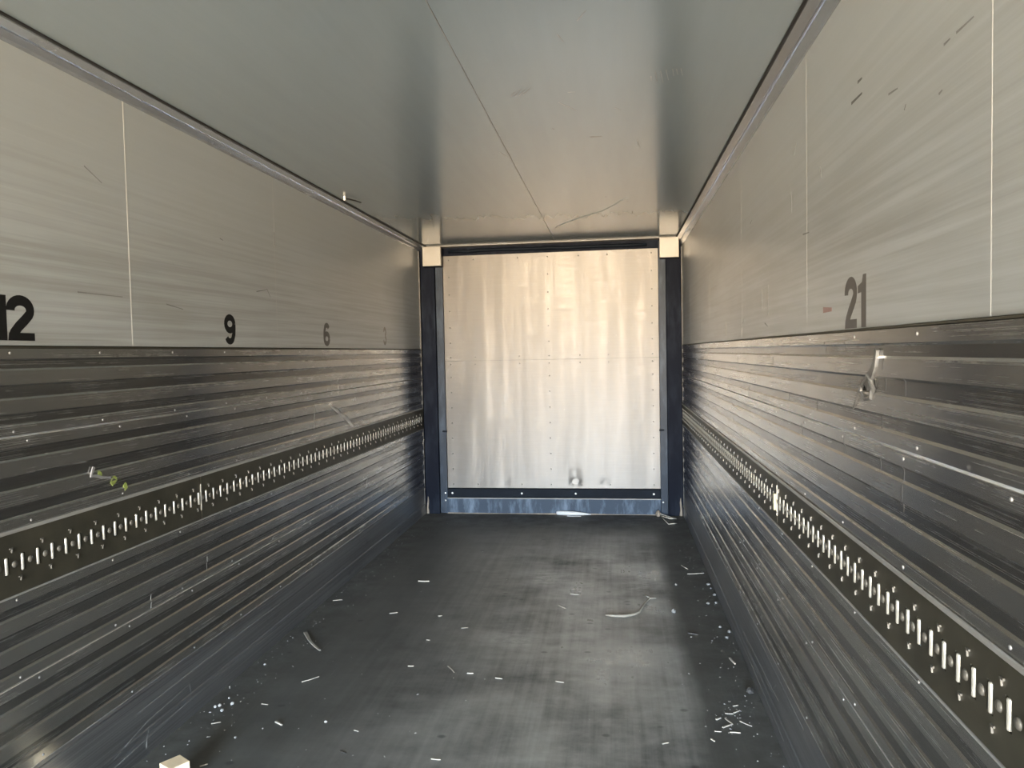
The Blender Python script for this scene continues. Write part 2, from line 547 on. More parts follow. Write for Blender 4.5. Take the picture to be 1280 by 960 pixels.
def plank_profile(z1, z0):
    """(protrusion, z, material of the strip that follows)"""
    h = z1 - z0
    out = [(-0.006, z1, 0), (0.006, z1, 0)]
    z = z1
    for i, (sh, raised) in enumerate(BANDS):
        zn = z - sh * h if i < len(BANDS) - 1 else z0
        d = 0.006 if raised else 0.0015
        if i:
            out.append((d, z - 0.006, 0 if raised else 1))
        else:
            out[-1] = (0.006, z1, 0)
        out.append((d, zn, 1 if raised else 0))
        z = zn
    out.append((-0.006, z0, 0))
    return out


def extruded(s, prof, y0, y1):
    bm = bmesh.new()
    a = [bm.verts.new(wall_pt(s, d, y0, z)) for d, z, _ in prof]
    b = [bm.verts.new(wall_pt(s, d, y1, z)) for d, z, _ in prof]
    for i in range(len(prof) - 1):
        f = (a[i], b[i], b[i + 1], a[i + 1])
        bm.faces.new(f if s > 0 else f[::-1]).material_index = prof[i][2]
    bm.faces.new(a)
    bm.faces.new(b[::-1])
    f = (a[0], a[-1], b[-1], b[0])
    bm.faces.new(f)
    bmesh.ops.recalc_face_normals(bm, faces=bm.faces)
    uv_zy(bm)
    return bm


WALL = {}
PROFILE = {}
SEAMS = {-1: [-6.2, -4.8, -3.55, -2.3, -1.06, 0.18, 1.42, 2.67, 3.93, 5.17, 6.42], 1: [-6.2, -4.8, -3.6, -2.4, -1.15, 0.1, 1.351, 2.55, 3.80, 5.05, 6.3]}
for s, side in ((-1, 'left'), (1, 'right')):
    # carcass behind everything
    bm = bmesh.new()
    x0, x1 = sorted((s * 1.246, s * 1.32))
    box(bm, (x0, YREAR, -0.06), (x1, 7.30, H + 0.06))
    w = tag(link('wall_' + side, bm, 'gap'), side + ' side wall of the cargo box, pale sheet above ribbed planks', 'wall', kind='structure')
    WALL[s] = w
    # smooth upper sheets, one per panel
    ys = [YREAR] + SEAMS[s] + [7.06]
    for i, (ya, yb) in enumerate(zip(ys, ys[1:])):
        bm = bmesh.new()
        xa, xb = sorted((s * 1.24, s * 1.247))
        box(bm, (xa, ya + 0.0006, DIV[s]), (xb, yb - 0.0006, H))
        uv_zy(bm)
        link('wall_sheet', bm, 'panel', w)
    for i, y in enumerate(SEAMS[s]):
        bm = bmesh.new()
        ww = 0.0054 if s < 0 and abs(y - 2.67) < 0.01 else 0.0031 if s > 0 and abs(y - 1.351) < 0.01 else 0.0018
        xa, xb = sorted((s * (1.2396 if ww > 0.004 else 1.23985), s * 1.243))
        box(bm, (xa, y - ww / 2, DIV[s]), (xb, y + ww / 2, TRIM_Z[s] + 0.02))
        link('sheet_joint', bm, 'seam' if ww > 0.003 else 'seam_faint', w)
    # ribbed planks
    t0, t1 = TRACK[s]
    mid = (DIV[s] - 0.010 + t1) / 2
    if s < 0:
        rows = [(1.602, 1.328), (1.3245, 1.0405), (0.836, 0.562), (0.559, 0.275)]
    else:
        rows = [(1.594, 1.326), (1.3225, 1.054), (0.866, 0.588), (0.585, 0.300)]
    for k, (z1, z0) in enumerate(rows):
        PROFILE.setdefault(s, []).append(plank_profile(z1, z0))
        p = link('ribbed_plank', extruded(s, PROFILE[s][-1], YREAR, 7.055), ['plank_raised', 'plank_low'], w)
        # rivet heads near both lips
        rv = link('rivet', dome_bm(0.0046, 0.0022, (-s, 0, 0), 8), 'rivet', p, True)
        loc = []
        for j in range(13):
            y = 1.2 + 0.43 * j + 0.07 * (k % 2) + random.uniform(-.02, .02)
            if y > 6.9:
                break
            loc += [wall_pt(s, 0.006, y, z1 - 0.014), wall_pt(s, 0.006, y, z0 + 0.016)]
        copies(rv, loc, p)
        # bright rounded lip under the plank
        bm = bmesh.new()
        tube(bm, [wall_pt(s, 0.0035, YREAR, z0 + 0.0005), wall_pt(s, 0.0035, 7.05, z0 + 0.0005)], 0.0036 if k in (0, 2) else 0.0022, 8)
        link('plank_lip', bm, 'bead', p, True)
    # kick plate down to the floor
    zt = rows[-1][1] - 0.002
    prof = [(-0.006, zt, 0), (0.008, zt, 0), (0.008, zt - 0.012, 0), (0.004, zt - 0.02, 0), (0.004, 0.105, 0), (0.007, 0.10, 0), (0.007, 0.085, 0), (0.0045, 0.08, 0), (0.0045, 0.0, 0), (-0.006, 0.0, 0)]
    PROFILE[s].append(prof)
    link('kick_plate', extruded(s, prof, YREAR, 7.055), 'kick', w)
    # narrow ledge between the sheets and the first plank
    bm = bmesh.new()
    xa, xb = sorted((s * 1.2335, s * 1.246))
    box(bm, (xa, YREAR, rows[0][0] + 0.002), (xb, 7.05, rows[0][0] + 0.0065))
    link('ledge', bm, 'track', w)
    # upright edge angle next to the corner post
    bm = bmesh.new()
    xa, xb = sorted((s * 1.2325, s * 1.24))
    box(bm, (xa, 7.012, 0.0), (xb, 7.030, TRIM_Z[s]))
    bevel(bm, 0.002, 2)
    link('edge_angle', bm, 'mark', w)

    # coved trim under the ceiling
    tz = TRIM_Z[s]
    e = 0.066 if s < 0 else 0.040
    prof = [(0.0, tz), (0.004, tz), (0.006, tz + 0.010), (e * 0.35, tz + (H - tz) * 0.45), (e * 0.40, tz + (H - tz) * 0.52),
            (e * 0.46, tz + (H - tz) * 0.55), (e, H - 0.012), (e, H - 0.006), (0.0, H - 0.006)]
    bm = bmesh.new()
    a = [bm.verts.new(wall_pt(s, d, YREAR, z)) for d, z in prof]
    b = [bm.verts.new(wall_pt(s, d, 7.05, z)) for d, z in prof]
    n = len(prof)
    for i in range(n):
        bm.faces.new((a[i], a[(i + 1) % n], b[(i + 1) % n], b[i]))
    bm.faces.new(a)
    bm.faces.new(b[::-1])
    bmesh.ops.recalc_face_normals(bm, faces=bm.faces)
    tr = tag(link('trim_1' if s < 0 else 'trim_2', bm, 'trim'), 'anodised cove trim where the %s wall meets the ceiling' % side, 'trim', kind='structure')
    bm = bmesh.new()
    tube(bm, [wall_pt(s, e * 0.45, YREAR, tz + (H - tz) * 0.52), wall_pt(s, e * 0.45, 7.05, tz + (H - tz) * 0.52)], 0.0045 if s > 0 else 0.0025, 8)
    link('trim_bead', bm, 'trim', tr, True)
    bm = bmesh.new()
    xa, xb = sorted((s * (1.24 - e - 0.009), s * (1.24 - e + 0.004)))
    box(bm, (xa, YREAR, H - 0.007), (xb, 7.05, H - 0.0005))
    link('shadow_gap', bm, 'gap', tr)

# ------------------------------------------------------------------ numerals (cut film on the wall sheets)
def arc(cx, cy, rx, ry, a0, a1, n=14):
    return [(cx + rx * math.cos(math.radians(a0 + (a1 - a0) * i / n)), cy + ry * math.sin(math.radians(a0 + (a1 - a0) * i / n))) for i in range(n + 1)]


GLYPH = {
    '1': [('poly', [(0.34, 0.0), (0.62, 0.0), (0.62, 1.0), (0.44, 1.0), (0.38, 0.86), (0.14, 0.80), (0.14, 0.66), (0.34, 0.67)])],
    '2': [('line', arc(0.40, 0.69, 0.275, 0.215, 185, -28, 16) + [(0.52, 0.47), (0.34, 0.32), (0.20, 0.17), (0.155, 0.08)], 0.235),
          ('poly', [(0.03, 0.0), (0.78, 0.0), (0.78, 0.175), (0.06, 0.175)])],
    '3': [('line', arc(0.38, 0.72, 0.25, 0.19, 180, -80, 14), 0.19), ('line', arc(0.38, 0.28, 0.28, 0.20, 80, -180, 14), 0.19)],
    '6': [('line', arc(0.40, 0.31, 0.27, 0.22, 0, 360, 22), 0.22),
          ('line', [(0.13, 0.31), (0.13, 0.48), (0.155, 0.66), (0.22, 0.80)] + arc(0.42, 0.74, 0.22, 0.17, 150, 15, 8), 0.22)],
    '9': [('line', arc(0.40, 0.69, 0.27, 0.22, 0, 360, 22), 0.22),
          ('line', [(0.67, 0.69), (0.67, 0.52), (0.645, 0.34), (0.58, 0.20)] + arc(0.38, 0.26, 0.22, 0.17, -30, -165, 8), 0.22)],
}


def number(text, s, y, z, h, mat, label, wid=0.82, gap=0.80):
    """y,z: lower left corner as read; letters run +y on the left wall, -y on the right"""
    bm = bmesh.new()
    for i, ch in enumerate(text):
        for j, g in enumerate(GLYPH[ch]):
            off = (i * gap) * h
            f = lambda u, v, hh, off=off: wall_pt(s, hh, y - s * (off + u * h * wid / 0.82), z + v * h)
            if g[0] == 'poly':
                prism(bm, g[1], f, -0.0005, 0.0002 + 0.00008 * j)
            else:
                ribbon(bm, g[1], g[2], f, -0.0005, 0.0002 + 0.00008 * j)
    bmesh.ops.recalc_face_normals(bm, faces=bm.faces)
    o = link('number_marking', bm, mat, WALL[s])
    o['label'] = label
    return o


number('12', -1, 1.978, 1.627, 0.140, 'ink', 'large black number 12', 0.84, 0.62)
number('9', -1, 3.358, 1.628, 0.142, 'ink', 'black number 9')
number('6', -1, 4.590, 1.628, 0.146, 'ink_grey', 'dark grey number 6')
number('3', -1, 5.850, 1.642, 0.146, 'ink_faint', 'almost rubbed off number 3', 0.6)
number('21', 1, 2.150, 1.604, 0.134, 'ink_grey', 'grey number 21 cut off by the planks', 0.82, 0.70)

# ------------------------------------------------------------------ marks on the walls
def surf(s, z):
    """how far the wall surface stands in at height z"""
    for prof in PROFILE.get(s, []):
        if prof[0][1] >= z >= prof[-1][1]:
            for a, b in zip(prof, prof[1:]):
                if a[1] >= z >= b[1] and a[1] > b[1]:
                    return a[0] + (b[0] - a[0]) * (a[1] - z) / (a[1] - b[1])
    return 0.0


def wall_marks(s, items, name, mat, w=0.004):
    for it in items:
        pts = []                                   # subdivide so that the mark hugs the ribs
        for a, b in zip(it, it[1:]):
            n = max(1, int(abs(a[1] - b[1]) / 0.006))
            pts += [(a[0] + (b[0] - a[0]) * k / n, a[1] + (b[1] - a[1]) * k / n) for k in range(n)]
        pts.append(it[-1])
        bm = bmesh.new()
        ribbon(bm, pts, w, lambda u, v, h: wall_pt(s, surf(s, v) + h, u, v), -0.0005, 0.0004, w * 0.6)
        link(name, bm, mat, WALL[s])


RM = [((2.088, 2.193), (2.004, 2.192)), ((2.037, 2.23), (2.004, 2.229)), ((1.534, 2.123), (1.507, 2.124)), ((1.482, 2.124), (1.415, 2.124)),
      ((1.821, 2.127), (1.766, 2.122)), ((2.718, 2.222), (2.689, 2.258)), ((2.388, 2.099), (2.38, 2.069)), ((1.727, 2.062), (1.719, 2.072)),
      ((1.555, 2.038), (1.540, 2.041)), ((2.757, 2.101), (2.759, 2.032)), ((3.558, 2.126), (3.514, 2.136))]
wall_marks(1, RM[:2], 'scuff_mark', 'mark', w=0.008)
wall_marks(1, RM[2:], 'scuff_mark', 'mark_soft', w=0.005)
TK = [((2.131, 1.568), (2.131, 1.542)), ((1.832, 1.481), (1.832, 1.451)), ((1.714, 1.484), (1.714, 1.445)), ((1.835, 1.527), (1.835, 1.50)),
      ((2.323, 1.57), (2.324, 1.54)), ((1.721, 1.291), (1.721, 1.256)), ((1.721, 1.250), (1.723, 1.19)), ((2.14, 1.309), (2.14, 1.265)),
      ((1.865, 1.293), (1.865, 1.26)), ((1.853, 1.391), (1.853, 1.36)), ((2.42, 1.40), (2.42, 1.36)), ((2.80, 1.40), (2.80, 1.35)),
      ((3.05, 1.52), (3.05, 1.48)), ((3.6, 1.38), (3.6, 1.33)), ((3.9, 1.51), (3.9, 1.47)), ((4.6, 1.30), (4.6, 1.25)), ((2.6, 1.30), (2.6, 1.26)),
      ((4.9, 1.48), (4.9, 1.44))]
wall_marks(1, TK, 'tick_mark', 'mark_black', 0.006)
wall_marks(1, [((2.36, 1.667), (2.27, 1.664))], 'red_smear', 'red', w=0.018)
wall_marks(1, [((4.33, 1.628), (4.33, 1.70))], 'tape_residue', 'panel_pale', 0.045)
wall_marks(1, [((3.80, 1.66), (3.74, 1.70)), ((3.77, 1.70), (3.79, 1.65)), ((3.30, 1.72), (3.29, 1.80)), ((3.17, 1.69), (3.16, 1.81)), ((3.24, 1.66), (3.18, 1.645)),
               ((5.6, 1.68), (5.6, 1.75)), ((2.60, 1.93), (2.52, 1.925))], 'scuff_mark', 'mark_soft', 0.006)
LM = [((3.82, 1.93), (3.86, 1.885)), ((3.70, 1.905), (3.82, 1.925)), ((3.93, 2.25), (3.935, 2.18)), ((2.90, 1.79), (3.02, 1.775)), ((2.38, 1.80), (2.62, 1.80)),
      ((3.35, 2.13), (3.38, 2.125)), ((2.44, 2.25), (2.53, 2.21))]
wall_marks(-1, LM, 'scuff_mark', 'mark_soft', w=0.005)
wall_marks(-1, [((2.718, 0.621), (2.704, 0.565)), ((3.126, 0.66), (3.128, 0.60)), ((4.719, 0.57), (5.326, 0.575), (5.349, 0.625)),
                ((2.644, 0.028), (2.659, 0.105)), ((2.45, 0.09), (2.66, 0.13), (2.956, 0.146), (2.963, 0.083)), ((2.3, 0.05), (3.213, 0.087), (3.9, 0.07)),
                ((2.6, 0.19), (3.4, 0.20), (4.2, 0.20))], 'scratch', 'mark_pale', 0.0035)
wall_marks(1, [((3.0, 0.16), (3.9, 0.13)), ((2.9, 0.05), (3.6, 0.06), (4.4, 0.05)), ((3.05, 0.20), (3.12, 0.14), (3.28, 0.13)), ((3.4, 0.09), (5.2, 0.11)),
               ((2.6, 0.25), (3.6, 0.262))], 'scratch', 'mark_pale', 0.003)

# torn and dented strip on the left wall
bm = bmesh.new()
G = [(4.642, 1.247), (4.70, 1.222), (4.77, 1.196), (4.84, 1.165), (4.906, 1.142), (4.99, 1.098), (5.03, 1.078), (5.065, 1.060), (5.08, 1.053)]
rs = [0.006, 0.011, 0.013, 0.009, 0.013, 0.010, 0.012, 0.010, 0.005]
tube(bm, [wall_pt(-1, 0.006 + random.uniform(0, .004), y, z) for y, z in G], rs, 7)
g_ = link('gouge', bm, 'gouge', WALL[-1])
g_['label'] = 'bright diagonal gouge torn into the planks'
wall_marks(-1, [((4.379, 1.111), (4.40, 1.19), (4.418, 1.263), (4.526, 1.262), (4.642, 1.25))], 'scratch', 'mark_pale', 0.008)
wall_marks(-1, [((4.812, 1.421), (4.811, 1.39)), ((4.811, 1.36), (4.81, 1.295))], 'scratch', 'mark_pale', 0.008)
# dented teardrop on the right wall
bm = bmesh.new()
ribbon(bm, [(1.875, 1.548), (1.891, 1.51), (1.913, 1.488), (1.935, 1.478), (1.95, 1.455)], 0.010, on_wall(1), 0.002, 0.010, 0.035)
tube(bm, [wall_pt(1, 0.0075, y, z) for y, z in [(1.935, 1.482), (1.975, 1.462), (1.99, 1.440), (1.955, 1.424), (1.915, 1.430), (1.900, 1.452), (1.918, 1.474), (1.935, 1.482)]], 0.006, 7)
tube(bm, [wall_pt(1, 0.0075, y, z) for y, z in [(1.985, 1.462), (2.00, 1.444), (2.02, 1.42), (2.052, 1.392)]], [0.004, 0.005, 0.004, 0.002], 6)
g_ = link('dent', bm, 'dent', WALL[1])
g_['label'] = 'bright crumpled teardrop dent below the number 21'

# ------------------------------------------------------------------ load-securing tracks
def track(s, y_first, pitch, n, label):
    z0, z1 = TRACK[s]
    zc = 0.936 if s < 0 else 0.962
    t = empty('load_track', (s * 1.24, 0, z0))
    tag(t, label, 'track rail', 'load tracks on the side walls')
    base = Vector((s * 1.24, 0, z0))

    def P(d, y, z):
        return wall_pt(s, d, y, z) - base
    # face: upper and lower bands plus a web between every two slots
    sl = (zc - 0.0285, zc + 0.0285)
    bm = bmesh.new()

    def slab(y0, y1, za, zb, d0, d1):
        a, b = P(d0, y0, za), P(d1, y1, zb)
        lo = [min(a[i], b[i]) for i in range(3)]
        hi = [max(a[i], b[i]) for i in range(3)]
        box(bm, lo, hi)
    joint = 3.09 if s < 0 else 2.975
    for ya, yb in ((YREAR, joint - 0.003), (joint + 0.003, 7.008)):
        slab(ya, yb, z0, sl[0], -0.004, 0.009)
        slab(ya, yb, sl[1], z1, -0.004, 0.009)
    ys = [y_first + pitch * k for k in range(n) if y_first + pitch * k < 6.97]
    edges = [YREAR]
    for y in ys:
        edges += [y - 0.0105, y + 0.0105]
    edges.append(7.008)
    for k in range(0, len(edges) - 1, 2):
        slab(edges[k], edges[k + 1], sl[0], sl[1], -0.004, 0.009)
    slab(YREAR, 7.008, z0, z1, -0.0056, -0.0045)
    face = link('track_face', bm, 'track', t)
    # bright flanges above and below
    for nm, z, r in (('upper_flange', z1, 0.0060), ('lower_flange', z0, 0.0030)):
        bm = bmesh.new()
        a, b = P(0.0078, YREAR, z - r), P(0.0130, 7.008, z + r)
        box(bm, [min(a[i], b[i]) for i in range(3)], [max(a[i], b[i]) for i in range(3)])
        bevel(bm, 0.0015, 1)
        link(nm, bm, 'bead', t)
    # upright rods in the slots
    bm = bmesh.new()
    tube(bm, [(0, 0, -0.0265), (0, 0, -0.024), (0, 0, 0.024), (0, 0, 0.0265)], [0.0045, 0.0058, 0.0058, 0.0045], 8)
    rod = link('rod', bm, 'rod', t, True)
    copies(rod, [P(0.0065, y, zc) for y in ys[:100]], t)
    # round studs on the webs
    st = link('stud', dome_bm(0.0115, 0.005, (-s, 0, 0), 12), 'dome', t, True)
    copies(st, [P(0.0086, y + pitch / 2, zc) for y in ys[:100]], t)
    # small bent tabs above and below every second slot
    for nm, dz, ph in (('upper_tab', 0.047, 0.0), ('lower_tab', -0.047, 0.5)):
        bm = bmesh.new()
        f = lambda u, v, h: Vector((-s * h, u, v))
        prism(bm, [(-0.006, 0.006), (0.006, 0.006), (0.003, -0.009), (0.0, -0.009), (0.002, 0.002), (-0.006, 0.002)], f, -0.001, 0.0035)
        bmesh.ops.recalc_face_normals(bm, faces=bm.faces)
        tb = link(nm, bm, 'dome', t)
        copies(tb, [P(0.009, y + pitch * (0.3 + ph), zc + dz) for y in ys[::2]], t)
    # splice strip where two lengths of track meet
    bm = bmesh.new()
    a, b = P(0.0, joint - 0.0035, zc - 0.056), P(0.0115, joint + 0.0035, zc + 0.062)
    box(bm, [min(a[i], b[i]) for i in range(3)], [max(a[i], b[i]) for i in range(3)])
    link('splice', bm, 'rod', t)
    return t


track(-1, 1.512 - 0.0624 * 10, 0.0624, 98, 'olive dark slotted load track along the left wall')
track(1, 1.265 - 0.0593 * 2, 0.0593, 99, 'olive dark slotted load track along the right wall')

# ------------------------------------------------------------------ front bulkhead
bm = bmesh.new()
box(bm, (-1.30, 7.16, -0.06), (1.30, 7.30, H + 0.06))
wf = tag(link('wall_front', bm, 'navy'), 'front bulkhead at the far end of the cargo box', 'wall', kind='structure')
PX0, PX1 = -1.022, 1.030
zs = 1.487
pan = empty('bulkhead_panel', (0, 7.11, 0.245))
tag(pan, 'brushed aluminium panel closing the far end, shiny and riveted', 'panel')
pb = Vector((0, 7.11, 0.245))


def sheet(name, z0, z1, dents=()):
    bm = bmesh.new()
    nx, nz = 60, 40
    V = []
    for j in range(nz + 1):
        row = []
        for i in range(nx + 1):
            x = PX0 + (PX1 - PX0) * i / nx
            z = z0 + (z1 - z0) * j / nz
            y = 7.11
            for dx, dz, r, a in dents:
                q = ((x - dx) ** 2 + (z - dz) ** 2) / (r * r)
                y += a * math.exp(-q * 2)
            row.append(bm.verts.new(Vector((x, y, z)) - pb))
        V.append(row)
    for j in range(nz):
        for i in range(nx):
            bm.faces.new((V[j][i], V[j][i + 1], V[j + 1][i + 1], V[j + 1][i]))
    r = bmesh.ops.extrude_face_region(bm, geom=list(bm.faces))
    for g in r['geom']:
        if isinstance(g, bmesh.types.BMVert):
            g.co.y = 0.012
    bmesh.ops.recalc_face_normals(bm, faces=bm.faces)
    for e_ in bm.edges:
        e_.smooth = e_.calc_face_angle(0) < 0.7
    uv_zy(bm)
    return link(name, bm, 'front', pan, True)


up_s = sheet('upper_sheet', zs + 0.0011, 2.505)
lo_s = sheet('lower_sheet', 0.245, zs - 0.0011, ((0.228, 0.31, 0.05, 0.026), (0.222, 0.40, 0.045, 0.016), (0.51, 0.30, 0.035, 0.016), (-0.45, 0.30, 0.03, 0.009), (0.215, 0.48, 0.03, 0.008)))
rv = link('rivet', dome_bm(0.0068, 0.0025, (0, -1, 0), 8), 'mark_black', up_s, True)
cols = [PX0 + 0.055, PX0 + 0.30, -0.01 - 0.28, -0.005, 0.29, 0.56, PX1 - 0.06]
loc_u = [Vector((x, 7.1095, z)) - pb for x in cols for z in (2.465, zs + 0.035)] + \
        [Vector((x, 7.1095, z)) - pb for x in (cols[0], cols[3], cols[-1]) for z in (1.66, 1.81, 1.97, 2.13, 2.30)]
copies(rv, loc_u, up_s)
rv2 = rv.copy()
COL.objects.link(rv2)
loc_l = [Vector((x, 7.1095, z)) - pb for x in cols for z in (0.28, zs - 0.035)] + \
        [Vector((x, 7.1095, z)) - pb for x in (cols[0], cols[3], cols[-1]) for z in (0.43, 0.58, 0.73, 0.88, 1.03, 1.18, 1.33)]
copies(rv2, loc_l, lo_s)

for s, side in ((-1, 'left'), (1, 'right')):
    post = empty('corner_post', (s * 1.16, 7.08, 0))
    pc = Vector((s * 1.16, 7.08, 0))
    inner = 1.094 if s < 0 else 1.098
    bm = bmesh.new()
    xa, xb = sorted((s * 1.232 - pc.x, s * inner - pc.x))
    box(bm, (xa, 7.045 - pc.y, 0.0), (xb, 7.16 - pc.y, 2.586))
    bevel(bm, 0.006, 3)
    link('post_body', bm, 'navy', post)
    bm = bmesh.new()
    fin = 1.024 if s < 0 else 1.032
    xa, xb = sorted((s * fin - pc.x, s * inner - pc.x))
    box(bm, (xa, 7.085 - pc.y, 0.0), (xb, 7.12 - pc.y, 2.57))
    bevel(bm, 0.003, 2)
    fl_ = link('inner_flange', bm, 'navy_pale', post)
    bm = bmesh.new()
    box(bm, (s * (fin + 0.012) - pc.x - 0.022, 7.078 - pc.y, 0.795), (s * (fin + 0.012) - pc.x + 0.022, 7.088 - pc.y, 0.812))
    bevel(bm, 0.003, 2)
    link('clip', bm, 'black', post)
    lab = 'dark navy steel corner post at the far end, meeting the %s wall' % side
    tag(post, lab, 'post', 'corner posts of the bulkhead')
    bm = dome_bm(0.009, 0.006, (0, -1, 0), 10)
    b_ = link('bolt', bm, 'bolt', post, True)
    copies(b_, [Vector((s * (fin + 0.02), 7.085, z)) - pc for z in ((0.198, 0.125) if s < 0 else (0.12,))], post)
    # ragged sealant at the post foot
    bm = bmesh.new()
    xs = s * (1.21)
    tube(bm, [(xs - pc.x, 7.036 - pc.y, 0.004), (xs - pc.x + s * 0.004, 7.040 - pc.y, 0.06), (xs - pc.x - s * .002, 7.043 - pc.y, 0.13), (xs - pc.x, 7.046 - pc.y, 0.17)],
         [0.016, 0.010, 0.008, 0.003], 7)
    link('sealant', bm, 'rust', post, True)
    # cream block under the ceiling
    x0, x1 = (-1.192, -1.014) if s < 0 else (1.038, 1.213)
    bc = Vector(((x0 + x1) / 2, 7.0, 2.40))
    bm = bmesh.new()
    box(bm, Vector((x0, 6.985, 2.402)) - bc, Vector((x1, 7.0448, 2.5865)) - bc)
    bevel(bm, 0.004, 2)
    blk = empty('corner_bracket', bc)
    link('bracket_body', bm, 'block', blk)
    bm = bmesh.new()
    box(bm, Vector((x0 + 0.004, 6.990, 2.394)) - bc, Vector((x1 - 0.004, 7.0448, 2.403)) - bc)
    link('underside_lip', bm, 'black', blk)
    tag(blk, 'cream metal corner bracket under the ceiling, on the %s post' % side, 'bracket', 'corner brackets of the bulkhead')

# header channel above the panel
hd = empty('header_channel', (0, 7.10, 2.51))
hb = Vector((0, 7.10, 2.51))
bm = bmesh.new()
box(bm, Vector((-1.012, 7.135, 2.500)) - hb, Vector((1.028, 7.16, 2.5868)) - hb)
link('back_plate', bm, 'navy', hd)
bm = bmesh.new()
box(bm, Vector((-1.24, 7.035, 2.587)) - hb, Vector((1.24, 7.16, 2.5968)) - hb)
bevel(bm, 0.002, 1)
link('top_lip', bm, 'lip', hd)
bm = bmesh.new()
tube(bm, [Vector((-0.97 + 0.1 * i, 7.120, 2.548 + random.uniform(-.004, .006))) - hb for i in range(20)], [0.016 + random.uniform(-.002, .004) for i in range(20)], 8)
link('rubber_seal', bm, 'black', hd, True)
tag(hd, 'dark header channel with rubber seal above the aluminium panel', 'beam')

# black bumper strip with four bolts
bs = empty('bumper_strip', (0, 7.09, 0.155))
bb = Vector((0, 7.09, 0.155))
bm = bmesh.new()
box(bm, Vector((-1.024, 7.083, 0.158)) - bb, Vector((1.030, 7.115, 0.240)) - bb)
bevel(bm, 0.006, 2)
link('strip_body', bm, 'black', bs)
bt = link('bolt', dome_bm(0.011, 0.007, (0, -1, 0), 10), 'bolt', bs, True)
copies(bt, [Vector((x, 7.083, 0.198)) - bb for x in (-0.975, -0.29, 0.23, 0.965)], bs)
tag(bs, 'black bumper strip with four bolts below the aluminium panel', 'strip')

# sill
sl_o = empty('sill_beam', (0, 7.08, 0))
bm = bmesh.new()
box(bm, (-1.030, -0.012, 0.0), (1.030, 0.07, 0.146))
bevel(bm, 0.005, 2)
link('sill_body', bm, 'sill', sl_o)
bm = bmesh.new()
box(bm, (-1.022, -0.016, 0.146), (1.028, 0.05, 0.156))
bevel(bm, 0.002, 1)
link('sill_lip', bm, 'lip', sl_o)
bm = bmesh.new()
tube(bm, [(-1.02 + 0.102 * i, -0.014 + random.uniform(-.003, .003), 0.004) for i in range(21)], [random.uniform(.002, .009) for i in range(21)], 6)
link('sealant', bm, 'rust', sl_o)
tag(sl_o, 'scraped blue grey sill beam along the foot of the panel', 'beam')

# ------------------------------------------------------------------ loose things
# wood block standing on the floor at the near left
blk = bmesh.new()
q = [(-1.038, 2.43), (-0.997, 2.493), (-0.936, 2.456), (-0.974, 2.396)]
va = [blk.verts.new((x + 0.985, y - 2.445, 0.0)) for x, y in q]
vb = [blk.verts.new((x + 0.985, y - 2.445, 0.10)) for x, y in q]
blk.faces.new(va)
blk.faces.new(vb[::-1])
for i in range(4):
    blk.faces.new((va[i], vb[i], vb[(i + 1) % 4], va[(i + 1) % 4]))
bmesh.ops.recalc_face_normals(blk, faces=blk.faces)
bevel(blk, 0.002, 2)
o = link('wood_block', blk, 'wood')
o.location = (-0.985, 2.445, 0)
tag(o, 'pale wooden block on the floor by the left wall', 'block')

# bent twig
P = [(0.541, 4.338), (0.592, 4.329), (0.648, 4.33), (0.704, 4.358), (0.738, 4.401), (0.76, 4.499), (0.788, 4.588), (0.81, 4.657), (0.85, 4.667)]
tw = empty('twig', (0.648, 4.33, 0))
bm = bmesh.new()
tube(bm, [(x - 0.648, y - 4.33, 0.008) for x, y in P], [0.004, 0.007, 0.008, 0.008, 0.007, 0.0075, 0.007, 0.005, 0.003], 7)
link('stem', bm, 'twig', tw, True)
bm = bmesh.new()
tube(bm, [(0.81 - 0.648, 4.657 - 4.33, 0.008), (0.784 - 0.648, 4.724 - 4.33, 0.010)], [0.006, 0.003], 6)
link('side_shoot', bm, 'twig', tw, True)
tag(tw, 'long bent grey twig lying right of the middle of the floor', 'twig')

# curled strip near the left wall
bm = bmesh.new()
ribbon(bm, [(-1.133, 3.93), (-1.10, 3.878), (-1.064, 3.822), (-1.039, 3.788), (-0.995, 3.735), (-0.948, 3.687)], 0.020,
       lambda u, v, h: Vector((u + 1.04, v - 3.8, h + 0.006 * math.sin(8 * (u + v)) + 0.006)), 0.0, 0.006, 0.008)
o = link('bark_strip', bm, 'twig')
o.location = (-1.04, 3.8, 0)
tag(o, 'curled grey bark strip on the floor near the left wall', 'bark strip')

# white plastic tube at the sill
tb = empty('plastic_tube', (0.21, 7.03, 0))
bm = bmesh.new()
tube(bm, [(-0.165, 0.010, 0.020), (-0.155, 0.010, 0.021), (-0.10, 0.005, 0.021), (0.0, -0.002, 0.020), (0.06, 0.0, 0.017), (0.12, 0.01, 0.012), (0.165, 0.012, 0.008)],
     [0.012, 0.020, 0.021, 0.020, 0.016, 0.010, 0.004], 10)
link('tube_body', bm, 'plastic', tb, True)
bm = bmesh.new()
ribbon(bm, [(-0.06, -0.035), (0.0, -0.042), (0.07, -0.04)], 0.018, lambda u, v, h: Vector((u, v, h)), 0.0005, 0.004, 0.008)
link('torn_flap', bm, 'plastic', tb)
tag(tb, 'crumpled white plastic tube on the floor against the sill', 'plastic tube')

